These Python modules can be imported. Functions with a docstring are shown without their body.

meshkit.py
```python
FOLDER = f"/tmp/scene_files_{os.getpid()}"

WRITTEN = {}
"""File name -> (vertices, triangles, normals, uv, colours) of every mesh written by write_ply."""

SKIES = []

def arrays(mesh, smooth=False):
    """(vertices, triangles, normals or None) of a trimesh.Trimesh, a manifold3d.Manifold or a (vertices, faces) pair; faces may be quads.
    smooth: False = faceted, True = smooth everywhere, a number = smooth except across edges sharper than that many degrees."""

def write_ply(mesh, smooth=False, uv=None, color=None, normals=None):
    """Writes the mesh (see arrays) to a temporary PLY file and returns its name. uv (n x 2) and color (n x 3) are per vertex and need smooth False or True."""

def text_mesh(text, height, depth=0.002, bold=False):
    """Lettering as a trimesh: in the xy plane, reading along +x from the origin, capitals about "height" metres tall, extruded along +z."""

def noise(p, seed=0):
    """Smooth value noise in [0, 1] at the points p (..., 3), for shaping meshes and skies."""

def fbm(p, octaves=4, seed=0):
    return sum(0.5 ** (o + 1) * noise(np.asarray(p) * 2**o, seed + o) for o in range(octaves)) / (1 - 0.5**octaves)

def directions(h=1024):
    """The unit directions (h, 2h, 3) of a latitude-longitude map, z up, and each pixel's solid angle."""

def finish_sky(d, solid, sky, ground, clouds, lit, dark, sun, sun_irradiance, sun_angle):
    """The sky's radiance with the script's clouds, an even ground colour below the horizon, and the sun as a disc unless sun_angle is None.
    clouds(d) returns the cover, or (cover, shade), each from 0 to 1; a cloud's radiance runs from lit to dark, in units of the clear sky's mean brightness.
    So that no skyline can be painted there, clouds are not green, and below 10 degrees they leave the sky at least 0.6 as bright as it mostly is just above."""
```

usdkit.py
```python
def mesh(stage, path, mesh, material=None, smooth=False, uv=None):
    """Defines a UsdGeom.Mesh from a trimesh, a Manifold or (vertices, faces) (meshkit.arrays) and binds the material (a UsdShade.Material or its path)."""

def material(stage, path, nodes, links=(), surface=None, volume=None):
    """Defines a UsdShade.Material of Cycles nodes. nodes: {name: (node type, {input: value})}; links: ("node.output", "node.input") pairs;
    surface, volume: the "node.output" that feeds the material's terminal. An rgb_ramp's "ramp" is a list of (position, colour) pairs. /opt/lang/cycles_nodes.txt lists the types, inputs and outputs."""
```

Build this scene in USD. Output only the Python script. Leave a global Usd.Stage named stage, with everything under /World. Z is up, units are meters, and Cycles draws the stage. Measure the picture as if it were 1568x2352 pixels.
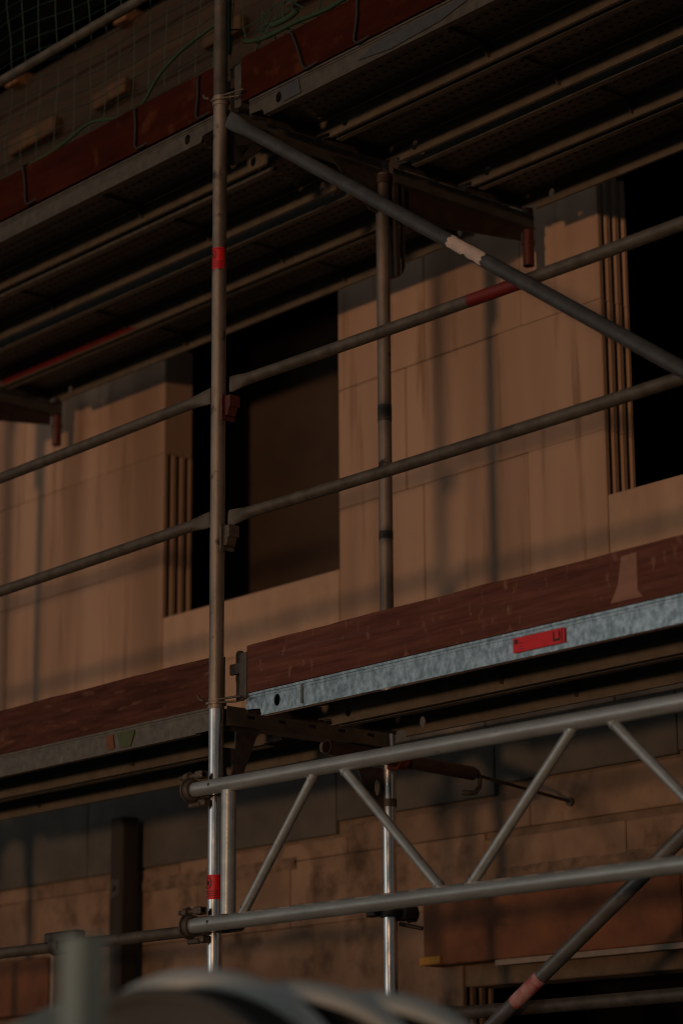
import math, random
import numpy as np, trimesh, usdkit, meshkit
from shapely.geometry import Polygon, Point, box as sbox
from shapely import affinity
from pxr import Usd, UsdGeom, UsdLux, UsdShade, Gf, Sdf, Vt

random.seed(7); RNG = np.random.default_rng(7)
stage = Usd.Stage.CreateInMemory()
UsdGeom.SetStageUpAxis(stage, UsdGeom.Tokens.z); UsdGeom.SetStageMetersPerUnit(stage, 1.0)
UsdGeom.Xform.Define(stage, '/World'); UsdGeom.Scope.Define(stage, '/World/Looks')

# ---------------------------------------------------------------- camera, sky, light
# x runs along the facade, y into the building, z is up; the origin is the front post at the lower deck
CAM = (6.223, -4.896, -1.474); YAW, PITCH, ROLL = math.radians(48.861), math.radians(14.976), math.radians(-0.349)
EXPOSURE = 0.0
def camera():
    f = np.array([-math.sin(YAW)*math.cos(PITCH), math.cos(YAW)*math.cos(PITCH), math.sin(PITCH)])
    r = np.array([math.cos(YAW), math.sin(YAW), 0.0]); u = np.cross(r, f)
    r2 = r*math.cos(ROLL)+u*math.sin(ROLL); u2 = -r*math.sin(ROLL)+u*math.cos(ROLL)
    c = UsdGeom.Camera.Define(stage, '/World/camera')
    m = Gf.Matrix4d(*r2, 0, *u2, 0, *(-f), 0, *CAM, 1)
    c.AddTransformOp().Set(m)
    c.CreateHorizontalApertureAttr(24.0); c.CreateVerticalApertureAttr(36.0)
    c.CreateFocalLengthAttr(24.0*5726.7/1568); c.CreateFStopAttr(2.2); c.CreateFocusDistanceAttr(7.9)
    c.CreateClippingRangeAttr(Gf.Vec2f(0.05, 5000)); c.CreateExposureAttr(EXPOSURE)
camera()
TRAVEL = np.array([-.62, 1.6, 0.165]); TRAVEL /= np.linalg.norm(TRAVEL)      # the way the lamp light runs
TO = -TRAVEL
SKY_STRENGTH, LAMP = 0.021, 0.21
LAMP_COLOR = (1.0, 0.54, 0.28)
sky_m = usdkit.material(stage, '/World/Looks/night_sky', {
    's': ('sky_texture', {'sky_type': 'single_scattering', 'sun_disc': False, 'sun_elevation': math.radians(12), 'sun_rotation': math.atan2(-.36, -.93)}),
    'h': ('hsv', {'hue': 0.5, 'saturation': 0.15, 'value': 1.0, 'fac': 1.0}), 'c': ('mix_color', {'blend_type': 'multiply', 'fac': 1.0, 'b': (1.0, .97, .91), 'use_clamp': False}),
    'b': ('background_shader', {'strength': SKY_STRENGTH})}, [('s.color', 'h.color'), ('h.color', 'c.a'), ('c.result', 'b.color')], surface='b.background')
sky = UsdLux.DomeLight.Define(stage, '/World/sky'); UsdShade.MaterialBindingAPI.Apply(sky.GetPrim()).Bind(sky_m)
sky.GetPrim().SetCustomDataByKey('kind', 'structure'); sky.GetPrim().SetCustomDataByKey('label', 'dark night sky'); sky.GetPrim().SetCustomDataByKey('category', 'sky')
lamp = UsdLux.DistantLight.Define(stage, '/World/lamp_light')
z = TO; xx = np.cross([0, 0, 1.0], z); xx /= np.linalg.norm(xx); yy = np.cross(z, xx)
lamp.AddTransformOp().Set(Gf.Matrix4d(*xx, 0, *yy, 0, *z, 0, 0, 0, 0, 1))
lamp.CreateIntensityAttr(LAMP); lamp.CreateAngleAttr(3.2); lamp.CreateNormalizeAttr(True); lamp.CreateColorAttr(Gf.Vec3f(*LAMP_COLOR))

# ---------------------------------------------------------------- materials
LOOKS = {}
def look(name, color, color2=None, rough=0.6, metal=0.0, scale=6.0, stretch=(1, 1, 1), lo=0.35, hi=0.65, bump=0.0, bscale=40.0, bdist=0.004, spec=0.5,
         spots=None, spot_scale=14.0, spot_at=(0.62, 0.68), vary=0.0, rough2=None, detail=6.0, spot_stretch=None):
    """principled surface: two colours mixed by stretched noise, optional spots of a third one, fine relief"""
    n = {'g': ('geometry', {}), 'm': ('mapping', {'scale': tuple(scale*s for s in stretch)}),
         't': ('noise_texture', {'scale': 1.0, 'detail': detail, 'roughness': 0.6}),
         'p': ('principled_bsdf', {'roughness': rough, 'metallic': metal, 'specular_ior_level': spec})}
    l = [('g.position', 'm.vector'), ('m.vector', 't.vector')]
    n['r'] = ('rgb_ramp', {'ramp': [(lo, color), (hi, color2 or color)]}); l.append(('t.fac', 'r.fac')); out = 'r.color'
    if spots is not None:
        n['t2'] = ('noise_texture', {'scale': spot_scale, 'detail': 5.0, 'roughness': 0.55}); l.append(('g.position', 't2.vector')) if spot_stretch is None else (n.update(m2=('mapping', {'scale': spot_stretch})), l.extend([('g.position', 'm2.vector'), ('m2.vector', 't2.vector')]))
        n['r2'] = ('rgb_ramp', {'ramp': [(spot_at[0], (0, 0, 0)), (spot_at[1], (1, 1, 1))]}); l.append(('t2.fac', 'r2.fac'))
        n['bw'] = ('rgb_to_bw', {}); l.append(('r2.color', 'bw.color'))
        n['mx'] = ('mix_color', {'b': spots}); l += [(out, 'mx.a'), ('bw.val', 'mx.fac')]; out = 'mx.result'
    if vary:
        n['oi'] = ('object_info', {}); n['mr'] = ('map_range', {'from_min': 0, 'from_max': 1, 'to_min': 1-vary, 'to_max': 1+vary})
        n['hv'] = ('hsv', {'hue': 0.5, 'saturation': 1.0, 'fac': 1.0}); l += [('oi.random', 'mr.value'), ('mr.result', 'hv.value'), (out, 'hv.color')]; out = 'hv.color'
    l.append((out, 'p.base_color'))
    if rough2 is not None:
        n['rr'] = ('map_range', {'from_min': lo, 'from_max': hi, 'to_min': rough, 'to_max': rough2, 'clamp': True}); l += [('t.fac', 'rr.value'), ('rr.result', 'p.roughness')]
    if bump:
        n['t3'] = ('noise_texture', {'scale': bscale, 'detail': 4.0}); n['b'] = ('bump', {'strength': bump, 'distance': bdist})
        l += [('g.position', 't3.vector'), ('t3.fac', 'b.height'), ('b.normal', 'p.normal')]
    LOOKS[name] = usdkit.material(stage, '/World/Looks/'+name, n, l, surface='p.BSDF')

look('shiny_zinc', (.50, .53, .56), (.72, .74, .76), rough=.13, metal=.95, scale=14, stretch=(1, 1, .5), rough2=.27, spots=(.10, .09, .08), spot_scale=9, spot_at=(.66, .72))
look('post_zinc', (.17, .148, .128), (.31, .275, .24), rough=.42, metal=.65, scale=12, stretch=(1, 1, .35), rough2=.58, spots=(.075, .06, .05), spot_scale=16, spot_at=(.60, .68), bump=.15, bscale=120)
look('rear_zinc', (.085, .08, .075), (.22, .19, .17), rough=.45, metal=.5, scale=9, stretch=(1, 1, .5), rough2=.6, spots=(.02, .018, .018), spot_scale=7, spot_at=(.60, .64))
look('dark_tube', (.066, .058, .048), (.12, .108, .09), rough=.55, metal=.35, scale=20, spots=(.24, .22, .2), spot_scale=26, spot_at=(.70, .76), bump=.2, bscale=90)
look('brace_tube', (.048, .053, .056), (.078, .085, .09), rough=.5, metal=.4, scale=16, spots=(.22, .22, .22), spot_scale=30, spot_at=(.72, .78), bump=.15, bscale=90)
look('brace_light', (.12, .125, .128), (.21, .215, .22), rough=.42, metal=.5, scale=16, stretch=(.4, 1, 1), spots=(.09, .085, .08), spot_scale=30, spot_at=(.64, .74), bump=.15, bscale=90)
look('girder_alu', (.30, .345, .365), (.40, .46, .485), rough=.36, metal=.55, scale=26, stretch=(.3, 1, 1), spots=(.16, .15, .14), spot_scale=34, spot_at=(.66, .80), bump=.12, bscale=110)
look('deck_bright', (.26, .345, .39), (.64, .79, .87), rough=.20, metal=.85, scale=75, stretch=(.8, 1, .55), lo=.36, hi=.70, spots=(.80, .86, .88), spot_scale=42, spot_at=(.66, .74))  # new zinc; base brightened and cooled for the cool lamp highlight
look('deck_inner', (.115, .104, .084), (.165, .15, .122), rough=.55, metal=.25, scale=16, spots=(.12, .10, .075), spot_scale=20, spot_at=(.66, .74))  # rear beams: bounced light put into a brighter, warmer zinc
look('deck_zinc', (.085, .083, .072), (.14, .137, .12), rough=.55, metal=.4, scale=30, spots=(.26, .25, .23), spot_scale=30, spot_at=(.70, .75), bump=.15, bscale=80)
look('deck_old', (.045, .041, .034), (.078, .072, .060), rough=.65, metal=.15, scale=26, spots=(.12, .11, .095), spot_scale=24, spot_at=(.70, .76), bump=.15, bscale=80)  # upper deck fronts: darker zinc copy, lamp falloff with height painted in
look('deck_under', (.075, .078, .07), (.115, .115, .1), rough=.6, metal=.3, scale=12, spots=(.16, .14, .11), spot_scale=18, spot_at=(.68, .76))
look('steel_dark', (.03, .028, .027), (.06, .055, .052), rough=.55, metal=.3, scale=30, spots=(.09, .06, .045), spot_scale=40, spot_at=(.6, .7))
look('frame_steel', (.06, .055, .05), (.10, .09, .08), rough=.55, metal=.4, scale=16, spots=(.14, .10, .075), spot_scale=22, spot_at=(.62, .7))
look('shoe_steel', (.045, .042, .038), (.075, .07, .062), rough=.6, metal=.2, scale=30)
look('frame_dark', (.030, .018, .014), (.048, .032, .026), rough=.6, metal=.2, scale=20)
look('coupler_steel', (.07, .062, .052), (.15, .135, .115), rough=.55, metal=.5, scale=60, spots=(.10, .06, .04), spot_scale=60, spot_at=(.55, .66), bump=.35, bscale=160)
look('red_wood', (.066, .026, .020), (.135, .058, .046), rough=.85, spec=.15, scale=48, stretch=(.10, 1, 1.6), lo=.30, hi=.70, spots=(.20, .112, .09), spot_scale=44, spot_at=(.60, .78), spot_stretch=(.8, 1, .4), bump=.5, bscale=55)
look('worn_wood', (.038, .015, .011), (.088, .036, .027), rough=.9, spec=.15, scale=26, stretch=(.16, 1, 1.6), lo=.32, hi=.66, spots=(.135, .075, .055), spot_scale=34, spot_at=(.56, .72), spot_stretch=(.22, 1, 1), bump=.7, bscale=50, bdist=.006)  # worn wood; base also darkened for shade over its upper half
look('dark_red_wood', (.025, .0055, .003), (.046, .011, .006), rough=.9, spec=.05, scale=14, stretch=(.2, 1, 1), spots=(.065, .022, .012), spot_scale=12, spot_at=(.6, .72), bump=.3, bscale=60)  # upper toe boards: red wood darkened because the lamp weakens with height
look('bare_wood', (.19, .105, .08), (.25, .14, .11), rough=.8, scale=30, stretch=(.2, 1, 1))
look('red_tape', (.50, .003, .012), (.62, .006, .018), rough=.5, scale=30, spots=(.40, .02, .03), spot_scale=90, spot_at=(.62, .70))
look('print_black', (.03, .004, .006), (.05, .006, .008), rough=.5)
look('torn_label', (.40, .34, .32), (.50, .43, .40), rough=.7, scale=40, spots=(.3, .25, .23), spot_scale=60, spot_at=(.66, .72))
look('faded_label', (.40, .06, .07), (.60, .38, .37), lo=.42, hi=.58, scale=40) if 0 else look('faded_label', (.38, .07, .08), (.60, .40, .39), rough=.6, scale=24)
look('red_steel', (.055, .009, .006), (.08, .016, .011), rough=.5, scale=30, spots=(.10, .05, .04), spot_scale=50, spot_at=(.6, .68))
look('red_patch', (.14, .006, .004), (.10, .010, .008), rough=.6, scale=20)
look('blue_paint', (.028, .036, .048), (.045, .052, .06), rough=.7, scale=30)
look('green_paint', (.045, .068, .028), (.06, .08, .038), rough=.7, scale=30)
look('orange_paint', (.12, .04, .018), (.15, .055, .025), rough=.7, scale=30)
look('wall_block', (.225, .147, .102), (.38, .266, .197), rough=.9, scale=1.0, stretch=(3.6, 1, .30), lo=.30, hi=.60, spots=(.19, .120, .075), spot_scale=2.6, spot_at=(.56, .72), spot_stretch=(4.2, 1, .32), vary=.06, bump=.45, bscale=70, bdist=.005, detail=2.0)
look('sill_block', (.32, .222, .16), (.41, .292, .215), rough=.9, scale=5.0, stretch=(1.5, 1, .6), vary=.04, bump=.4, bscale=70)
look('jamb_block', (.17, .115, .075), (.22, .15, .10), rough=.9, scale=8, bump=.2)
look('mortar', (.11, .08, .055), (.16, .115, .08), rough=.95, scale=14, bump=.3)
look('low_block', (.13, .088, .060), (.28, .195, .142), rough=.95, scale=2.6, stretch=(1.6, 1, 1.0), lo=.3, hi=.7, spots=(.07, .046, .032), spot_scale=6, spot_at=(.52, .70), vary=.10, bump=.5, bscale=34, bdist=.008)
look('slab_grey', (.058, .055, .050), (.088, .084, .076), rough=.9, scale=5, bump=.25)  # concrete edge tone lowered to carry the shade under the lower deck
look('mortar_crust', (.10, .07, .05), (.20, .14, .10), rough=.95, scale=20, bump=.6)
look('rust_board', (.12, .048, .022), (.20, .08, .036), rough=.8, scale=6, stretch=(1, 1, 1), spots=(.085, .026, .012), spot_scale=4, spot_at=(.5, .7), bump=.15)
look('yellow_end', (.40, .21, .035), (.48, .26, .05), rough=.8, scale=20)
look('pale_strip', (.20, .17, .145), (.26, .22, .19), rough=.6, scale=20)
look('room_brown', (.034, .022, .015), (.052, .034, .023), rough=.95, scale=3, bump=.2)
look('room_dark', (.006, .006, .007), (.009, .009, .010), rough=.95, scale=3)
look('prop_wood', (.014, .012, .012), (.026, .021, .019), rough=.85, scale=8, stretch=(1, 1, .15), bump=.3)
look('soffit_board', (.021, .0125, .0062), (.040, .0245, .0125), rough=.9, scale=10, stretch=(.1, 1, 1), vary=.18, bump=.25)  # brown boards, darkened further for the lamp falling off with height
look('rafter_wood', (.17, .082, .032), (.24, .12, .05), rough=.85, scale=14, vary=.1)
look('plate_wood', (.05, .026, .010), (.08, .042, .017), rough=.85, scale=14, vary=.25)
look('roof_felt', (.0022, .003, .003), (.004, .005, .005), rough=1.0, scale=3, spec=.0)
look('net_green', (.012, .045, .036), (.018, .06, .042), rough=.7, scale=8)
look('net_rope', (.012, .04, .016), (.02, .055, .022), rough=.8, scale=20)
look('cord_black', (.008, .007, .007), (.014, .012, .012), rough=.7)
look('pipe_grey', (.74, .84, .85), (.82, .89, .90), rough=.4, scale=5)
look('drum_core', (.035, .036, .036), (.05, .052, .05), rough=.7, scale=5)
look('drum_hub', (.10, .11, .11), (.13, .14, .14), rough=.7, scale=5)
look('stillage_grey', (.27, .36, .36), (.33, .42, .42), rough=.6, scale=8)
look('asphalt', (.04, .04, .04), (.06, .058, .055), rough=.9, scale=4, bump=.4, bscale=120)

# ---------------------------------------------------------------- mesh helpers
def cat(*ms): return trimesh.util.concatenate([m for m in ms if m is not None])
def box(x0, x1, y0, y1, z0, z1):
    m = trimesh.creation.box([x1-x0, y1-y0, z1-z0]); m.apply_translation([(x0+x1)/2, (y0+y1)/2, (z0+z1)/2]); return m
def bbox(x0, x1, y0, y1, z0, z1, b=.004):
    """box with chamfered edges"""
    b = min(b, (x1-x0)/3, (y1-y0)/3, (z1-z0)/3); pts = []
    for sx in (0, 1):
        for sy in (0, 1):
            for sz in (0, 1):
                X, Y, Z = (x0, x1)[sx], (y0, y1)[sy], (z0, z1)[sz]; dx, dy, dz = (b, -b)[sx], (b, -b)[sy], (b, -b)[sz]
                pts += [(X, Y+dy, Z+dz), (X+dx, Y, Z+dz), (X+dx, Y+dy, Z)]
    return trimesh.convex.convex_hull(np.array(pts))
def sweep(points, radii, n=20, flat=None, up=None, caps=True):
    """tube along a polyline; radii number or list; flat: per-point (a, b) half axes (a along 'up')"""
    P = np.array(points, float); k = len(P)
    T = np.gradient(P, axis=0); T /= np.linalg.norm(T, axis=1)[:, None]
    u = np.array(up if up is not None else ([0, 0, 1.0] if abs(T[0][2]) < .9 else [1.0, 0, 0]))
    V = []
    for i in range(k):
        a = u-T[i]*(u@T[i]); a /= np.linalg.norm(a); b = np.cross(T[i], a); u = a
        ra, rb = flat[i] if flat is not None else ((radii[i],)*2 if np.ndim(radii) else (radii, radii))
        th = np.linspace(0, 2*np.pi, n, endpoint=False)
        V.append(P[i]+np.outer(np.cos(th)*ra, a)+np.outer(np.sin(th)*rb, b))
    F = []
    for i in range(k-1):
        for j in range(n):
            p, q = i*n+j, i*n+(j+1) % n
            F += [[p, q, q+n], [p, q+n, p+n]]
    V = np.vstack(V)
    if caps:
        V = np.vstack([V, P[:1], P[-1:]]); c0, c1 = len(V)-2, len(V)-1
        for j in range(n):
            F += [[c0, (j+1) % n, j], [c1, (k-1)*n+j, (k-1)*n+(j+1) % n]]
    m = trimesh.Trimesh(V, F, process=False); return m
def tube(a, b, r, n=24): return sweep([a, b], r, n)
def bend(a, b, r, sag=0.0, n=20, k=14):
    a, b = np.array(a, float), np.array(b, float)
    return sweep([a+(b-a)*t-np.array([0, 0, sag*4*t*(1-t)]) for t in np.linspace(0, 1, k)], r, n)
def pipe(a, b, r, wall=.004, n=28):
    """hollow tube: open ends show their wall"""
    a, b = np.array(a, float), np.array(b, float)
    o = sweep([a, b], r, n, caps=False); i = sweep([a, b], r-wall, n, caps=False); i.invert()
    ring = []
    for base in (0, n):
        for j in range(n):
            p, q = base+j, base+(j+1) % n; s = 2*n
            f = [[p, p+s, q+s], [p, q+s, q]]; ring += f if base == 0 else [x[::-1] for x in f]
    return trimesh.Trimesh(np.vstack([o.vertices, i.vertices]), np.vstack([o.faces, i.faces+2*n, np.array(ring)]), process=False)
def plate(poly, t, axis, at):
    """extrudes a shapely polygon drawn in the plane across 'axis' (x: poly is (y, z); y: poly is (x, z))"""
    m = trimesh.creation.extrude_polygon(poly, t, engine='earcut'); v = m.vertices.copy()
    if axis == 'x': m.vertices = np.stack([v[:, 2]+at, v[:, 0], v[:, 1]], 1)
    elif axis == 'y': m.vertices = np.stack([v[:, 0], at+v[:, 2], v[:, 1]], 1); m.invert()
    else: m.vertices = np.stack([v[:, 0], v[:, 1], v[:, 2]+at], 1)
    return m
COUNT = {}
def path_of(name, parent):
    base = (str(parent.GetPath()) if parent is not None else '/World')+'/'+name
    k = COUNT.get(base, 0); COUNT[base] = k+1
    return base if k == 0 else f'{base}_{k:03d}'
def keys(p, label=None, cat=None, group=None, kind=None):
    for k, v in (('label', label), ('category', cat), ('group', group), ('kind', kind)):
        if v: p.SetCustomDataByKey(k, v)
    return p
def obj(name, mesh, mat, parent=None, smooth=False, **kw):
    m = usdkit.mesh(stage, path_of(name, parent), mesh, LOOKS[mat], smooth=smooth); return keys(m.GetPrim(), **kw)
def thing(name, label, cat, group=None, loc=(0, 0, 0), parent=None):
    x = UsdGeom.Xform.Define(stage, path_of(name, parent)); x.AddTranslateOp().Set(Gf.Vec3d(*loc)); return keys(x.GetPrim(), label, cat, group)
def sub(name, parent, **kw):
    """a part that is only a holder of sub-parts"""
    return keys(UsdGeom.Xform.Define(stage, path_of(name, parent)).GetPrim(), **kw)
def copy(src, label, loc, group=None):
    x = UsdGeom.Xform.Define(stage, path_of(src.GetName().split('_0')[0], None)); x.GetPrim().GetReferences().AddInternalReference(src.GetPath())
    x.GetPrim().SetInstanceable(True); UsdGeom.XformCommonAPI(x) ; x.ClearXformOpOrder(); x.AddTranslateOp().Set(Gf.Vec3d(*loc)); return keys(x.GetPrim(), label, src.GetCustomDataByKey('category'), group)

# ---------------------------------------------------------------- ground
GZ = -3.1
obj('ground', box(-22, 22, -20, 24, GZ-.3, GZ), 'asphalt', kind='structure', label='dark ground below the scaffold')

# ---------------------------------------------------------------- building
WY, WI = 1.6, 1.76
W1, W2 = (-2.42, -1.23), (.26, 1.46); SILL = .93
bld = thing('building', 'unplastered block building with dark window openings behind the scaffold', 'building')
def block(x0, x1, z0, z1, mat='wall_block', groove=None, name='wall_block', proud=None, label=None):
    g = .0025; y0 = WY-(RNG.uniform(0, .003) if proud is None else proud)
    x0 += g*.8; x1 -= g*.8; z0 += g*.35; z1 -= g*.35
    if groove:
        mat_ = mat                                # the end at x1 (a window's reveal) shows the tongues and grooves of the block
        pts = [(x0, y0), (x1-.004, y0), (x1, y0+.004)]
        for k in range(3):
            a = y0+.020+k*.048
            pts += [(x1, a), (x1-.022, a+.007), (x1-.022, a+.023), (x1, a+.030)]
        pts += [(x1, WI-.003), (x0, WI-.003)]
        m = trimesh.creation.extrude_polygon(Polygon(pts), z1-z0, engine='earcut'); m.apply_translation([0, 0, z0])
    else:
        m = bbox(x0, x1, y0, WI-.003, z0, z1, .004)
    obj(name, m, mat, bld, label=label)
def course(xs, z0, z1, mat='wall_block', groove=(), **kw):
    for a, b in zip(xs[:-1], xs[1:]): block(a, b, z0, z1, mat, groove=b in groove, **kw)
ZC = (.0, .165, .67, 1.18, 1.69, 2.20, 2.70)
left = {0: (-6.2, -5.2, -4.3, -3.3, -2.42), 1: (-6.2, -5.6, -4.6, -3.75, -3.05, -2.42), 2: (-6.2, -5.2, -4.4, -3.66, -2.855, -2.42), 3: (-6.2, -5.6, -4.8, -4.0, -3.2, -2.42), 4: (-6.2, -5.2, -4.3, -3.55, -2.852, -2.42), 5: (-6.2, -5.6, -4.7, -3.9, -3.1, -2.42)}
mid = {0: (-1.23, -.6, .26), 1: (-1.23, -.95, -.4, .26), 2: (-1.23, -.72, -.137, .26), 3: (-1.23, -.818, -.283, .26), 4: (-1.23, -.70, -.154, .26), 5: (-1.23, -.5, .26)}
right = {k: (1.46, 2.1, 2.9, 3.8) for k in range(6)}
for k in range(6):
    z0, z1 = ZC[k], ZC[k+1]
    if k == 0: continue
    if k < 2:
        course(left[k]+(-1.85,)+mid[k]+(.86, 1.46), z0, z1)
        course(right[k], z0, z1)
    else:
        m_ = 'soffit_board' if k == 5 else 'wall_block'  # top course and lintels coloured dark so deck gaps look shaded
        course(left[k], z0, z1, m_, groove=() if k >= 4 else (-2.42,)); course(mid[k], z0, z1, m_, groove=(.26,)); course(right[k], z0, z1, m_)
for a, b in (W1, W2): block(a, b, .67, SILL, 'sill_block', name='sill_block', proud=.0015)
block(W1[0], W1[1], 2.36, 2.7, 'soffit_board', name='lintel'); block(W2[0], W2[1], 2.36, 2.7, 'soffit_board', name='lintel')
# mortar seen in the joints, set back behind the faces
core = [box(-6.2, W1[0]-.03, WY+.012, WI-.006, -.01, 2.7), box(W1[1]+.004, W2[0]-.03, WY+.012, WI-.006, -.01, 2.7), box(W2[1]+.004, 3.8, WY+.012, WI-.006, -.01, 2.7),
        box(W1[0]-.029, W1[1]+.003, WY+.012, WI-.006, -.01, SILL-.02), box(W2[0]-.029, W2[1]+.003, WY+.012, WI-.006, -.01, SILL-.02)]
obj('mortar_bed', cat(*core), 'mortar', bld)
# rooms behind the openings
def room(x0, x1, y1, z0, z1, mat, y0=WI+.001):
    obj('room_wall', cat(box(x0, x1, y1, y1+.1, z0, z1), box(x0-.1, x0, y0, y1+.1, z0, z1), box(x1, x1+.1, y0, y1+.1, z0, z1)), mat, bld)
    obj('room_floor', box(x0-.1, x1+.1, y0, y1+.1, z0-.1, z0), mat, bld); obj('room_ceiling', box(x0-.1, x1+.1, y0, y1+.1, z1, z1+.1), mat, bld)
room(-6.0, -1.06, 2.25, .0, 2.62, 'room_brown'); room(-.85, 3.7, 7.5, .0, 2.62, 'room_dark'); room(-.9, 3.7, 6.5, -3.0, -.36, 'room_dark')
# slab edge between the storeys: grey panels, raised and darkened for the deck shade
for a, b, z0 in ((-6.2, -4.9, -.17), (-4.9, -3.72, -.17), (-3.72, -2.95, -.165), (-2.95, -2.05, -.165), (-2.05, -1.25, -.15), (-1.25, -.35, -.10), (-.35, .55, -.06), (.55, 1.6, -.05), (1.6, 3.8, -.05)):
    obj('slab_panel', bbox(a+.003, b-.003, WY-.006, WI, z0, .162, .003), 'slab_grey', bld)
# lower storey
L1, LX = -.545, 3.8
def lblock(*a, **k): block(*a, mat='low_block', **k)
lows = [(-.02, -.235), (-.235, -.50), (-.50, -1.0), (-1.0, -1.5), (-1.5, -2.0), (-2.0, -2.5), (-2.5, -3.05)]
offs = (0, .37, .15, .5, .22, .44, .1)
for (z1, z0), o in zip(lows, offs):
    x = -6.2; first = True
    end = 3.8 if z0 > -.79 and z1 > -.6 else L1
    while x < end-.05:
        w = (.62 if z0 < -.4 else .95)*(.9+.25*RNG.random())-(o if first else 0); first = False
        nx = min(x+max(w, .25), end)
        if end-nx < .2: nx = end
        zz0, zz1 = z0, z1
        if z1 == -.02: zz1 = np.interp((x+nx)/2, (-3, -2.2, -1.2, -.3, .6), (-.172, -.172, -.155, -.1, -.06))
        if z1 == -.235 and x > -.6: zz1 = -.262  # joint widened: a dark line in place of the girder chord shadow
        lblock(x, nx, zz0, zz1, groove=(nx == L1)); x = nx
obj('mortar_bed', cat(box(-6.2, L1-.03, WY+.014, WI-.006, -3.05, -.03), box(L1-.029, 3.8, WY+.014, WI-.006, -.79, -.03)), 'mortar', bld)
obj('door_lintel', bbox(L1, 3.8, WY+.02, WI, -.792, -.505, .004), 'low_block', bld)
def crust(x0, x1, zc, h, d, seed):
    n = int((x1-x0)/.018); V = []; F = []; r = np.random.default_rng(seed)
    X = np.linspace(x0, x1, n); top = zc+h*(.25+.5*meshkit.fbm(np.stack([X*9, X*0+seed, X*0], 1), 4, seed)); bot = zc-h*(.1+1.1*meshkit.fbm(np.stack([X*14, X*0, X*0+seed], 1), 4, seed+3))
    for i in range(n):
        V += [(X[i], WY-.001, top[i]+.012), (X[i], WY-d*(.5+.5*r.random()), (top[i]*.6+bot[i]*.4)), (X[i], WY-d*.35, bot[i]), (X[i], WY-.001, bot[i]-.006)]
    for i in range(n-1):
        for j in range(3):
            a = i*4+j; F += [[a, a+1, a+5], [a, a+5, a+4]]
    m = trimesh.Trimesh(V, F, process=False); m.invert(); return m
obj('mortar_bead', crust(-2.62, -1.5, -.245, .03, .016, 4), 'mortar_crust', bld, smooth=True)
obj('mortar_bead', crust(-.35, 1.2, -.40, .035, .014, 9), 'mortar_crust', bld, smooth=True)
# casings over the lower openings
cs = sub('opening_casing', bld, label='rust brown casing board over the dark lower opening')
obj('board', bbox(-.652, .62, 1.50, WY-.007, -.715, -.45, .004), 'rust_board', cs); obj('board', bbox(.624, 2.6, 1.50, WY-.007, -.715, -.45, .004), 'rust_board', cs)
obj('batten', bbox(-.663, -.553, 1.488, 1.585, -.712, -.682, .003), 'yellow_end', cs, label='yellow timber end under the casing')
obj('edge_strip', bbox(-.268, 2.6, 1.492, 1.512, -.738, -.717, .002), 'pale_strip', cs, label='pale strip along the lower edge')
obj('edge_strip', bbox(-.672, -.654, 1.52, WY-.007, -.71, -.44, .002), 'bare_wood', cs)
cs = sub('opening_casing', bld, label='rust brown casing at the lower left')
obj('board', bbox(-4.6, -3.10, 1.50, WY-.007, -.76, -.517, .004), 'rust_board', cs)
obj('edge_strip', bbox(-3.098, -3.07, 1.51, WY-.007, -.80, -.50, .002), 'pale_strip', cs)
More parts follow.
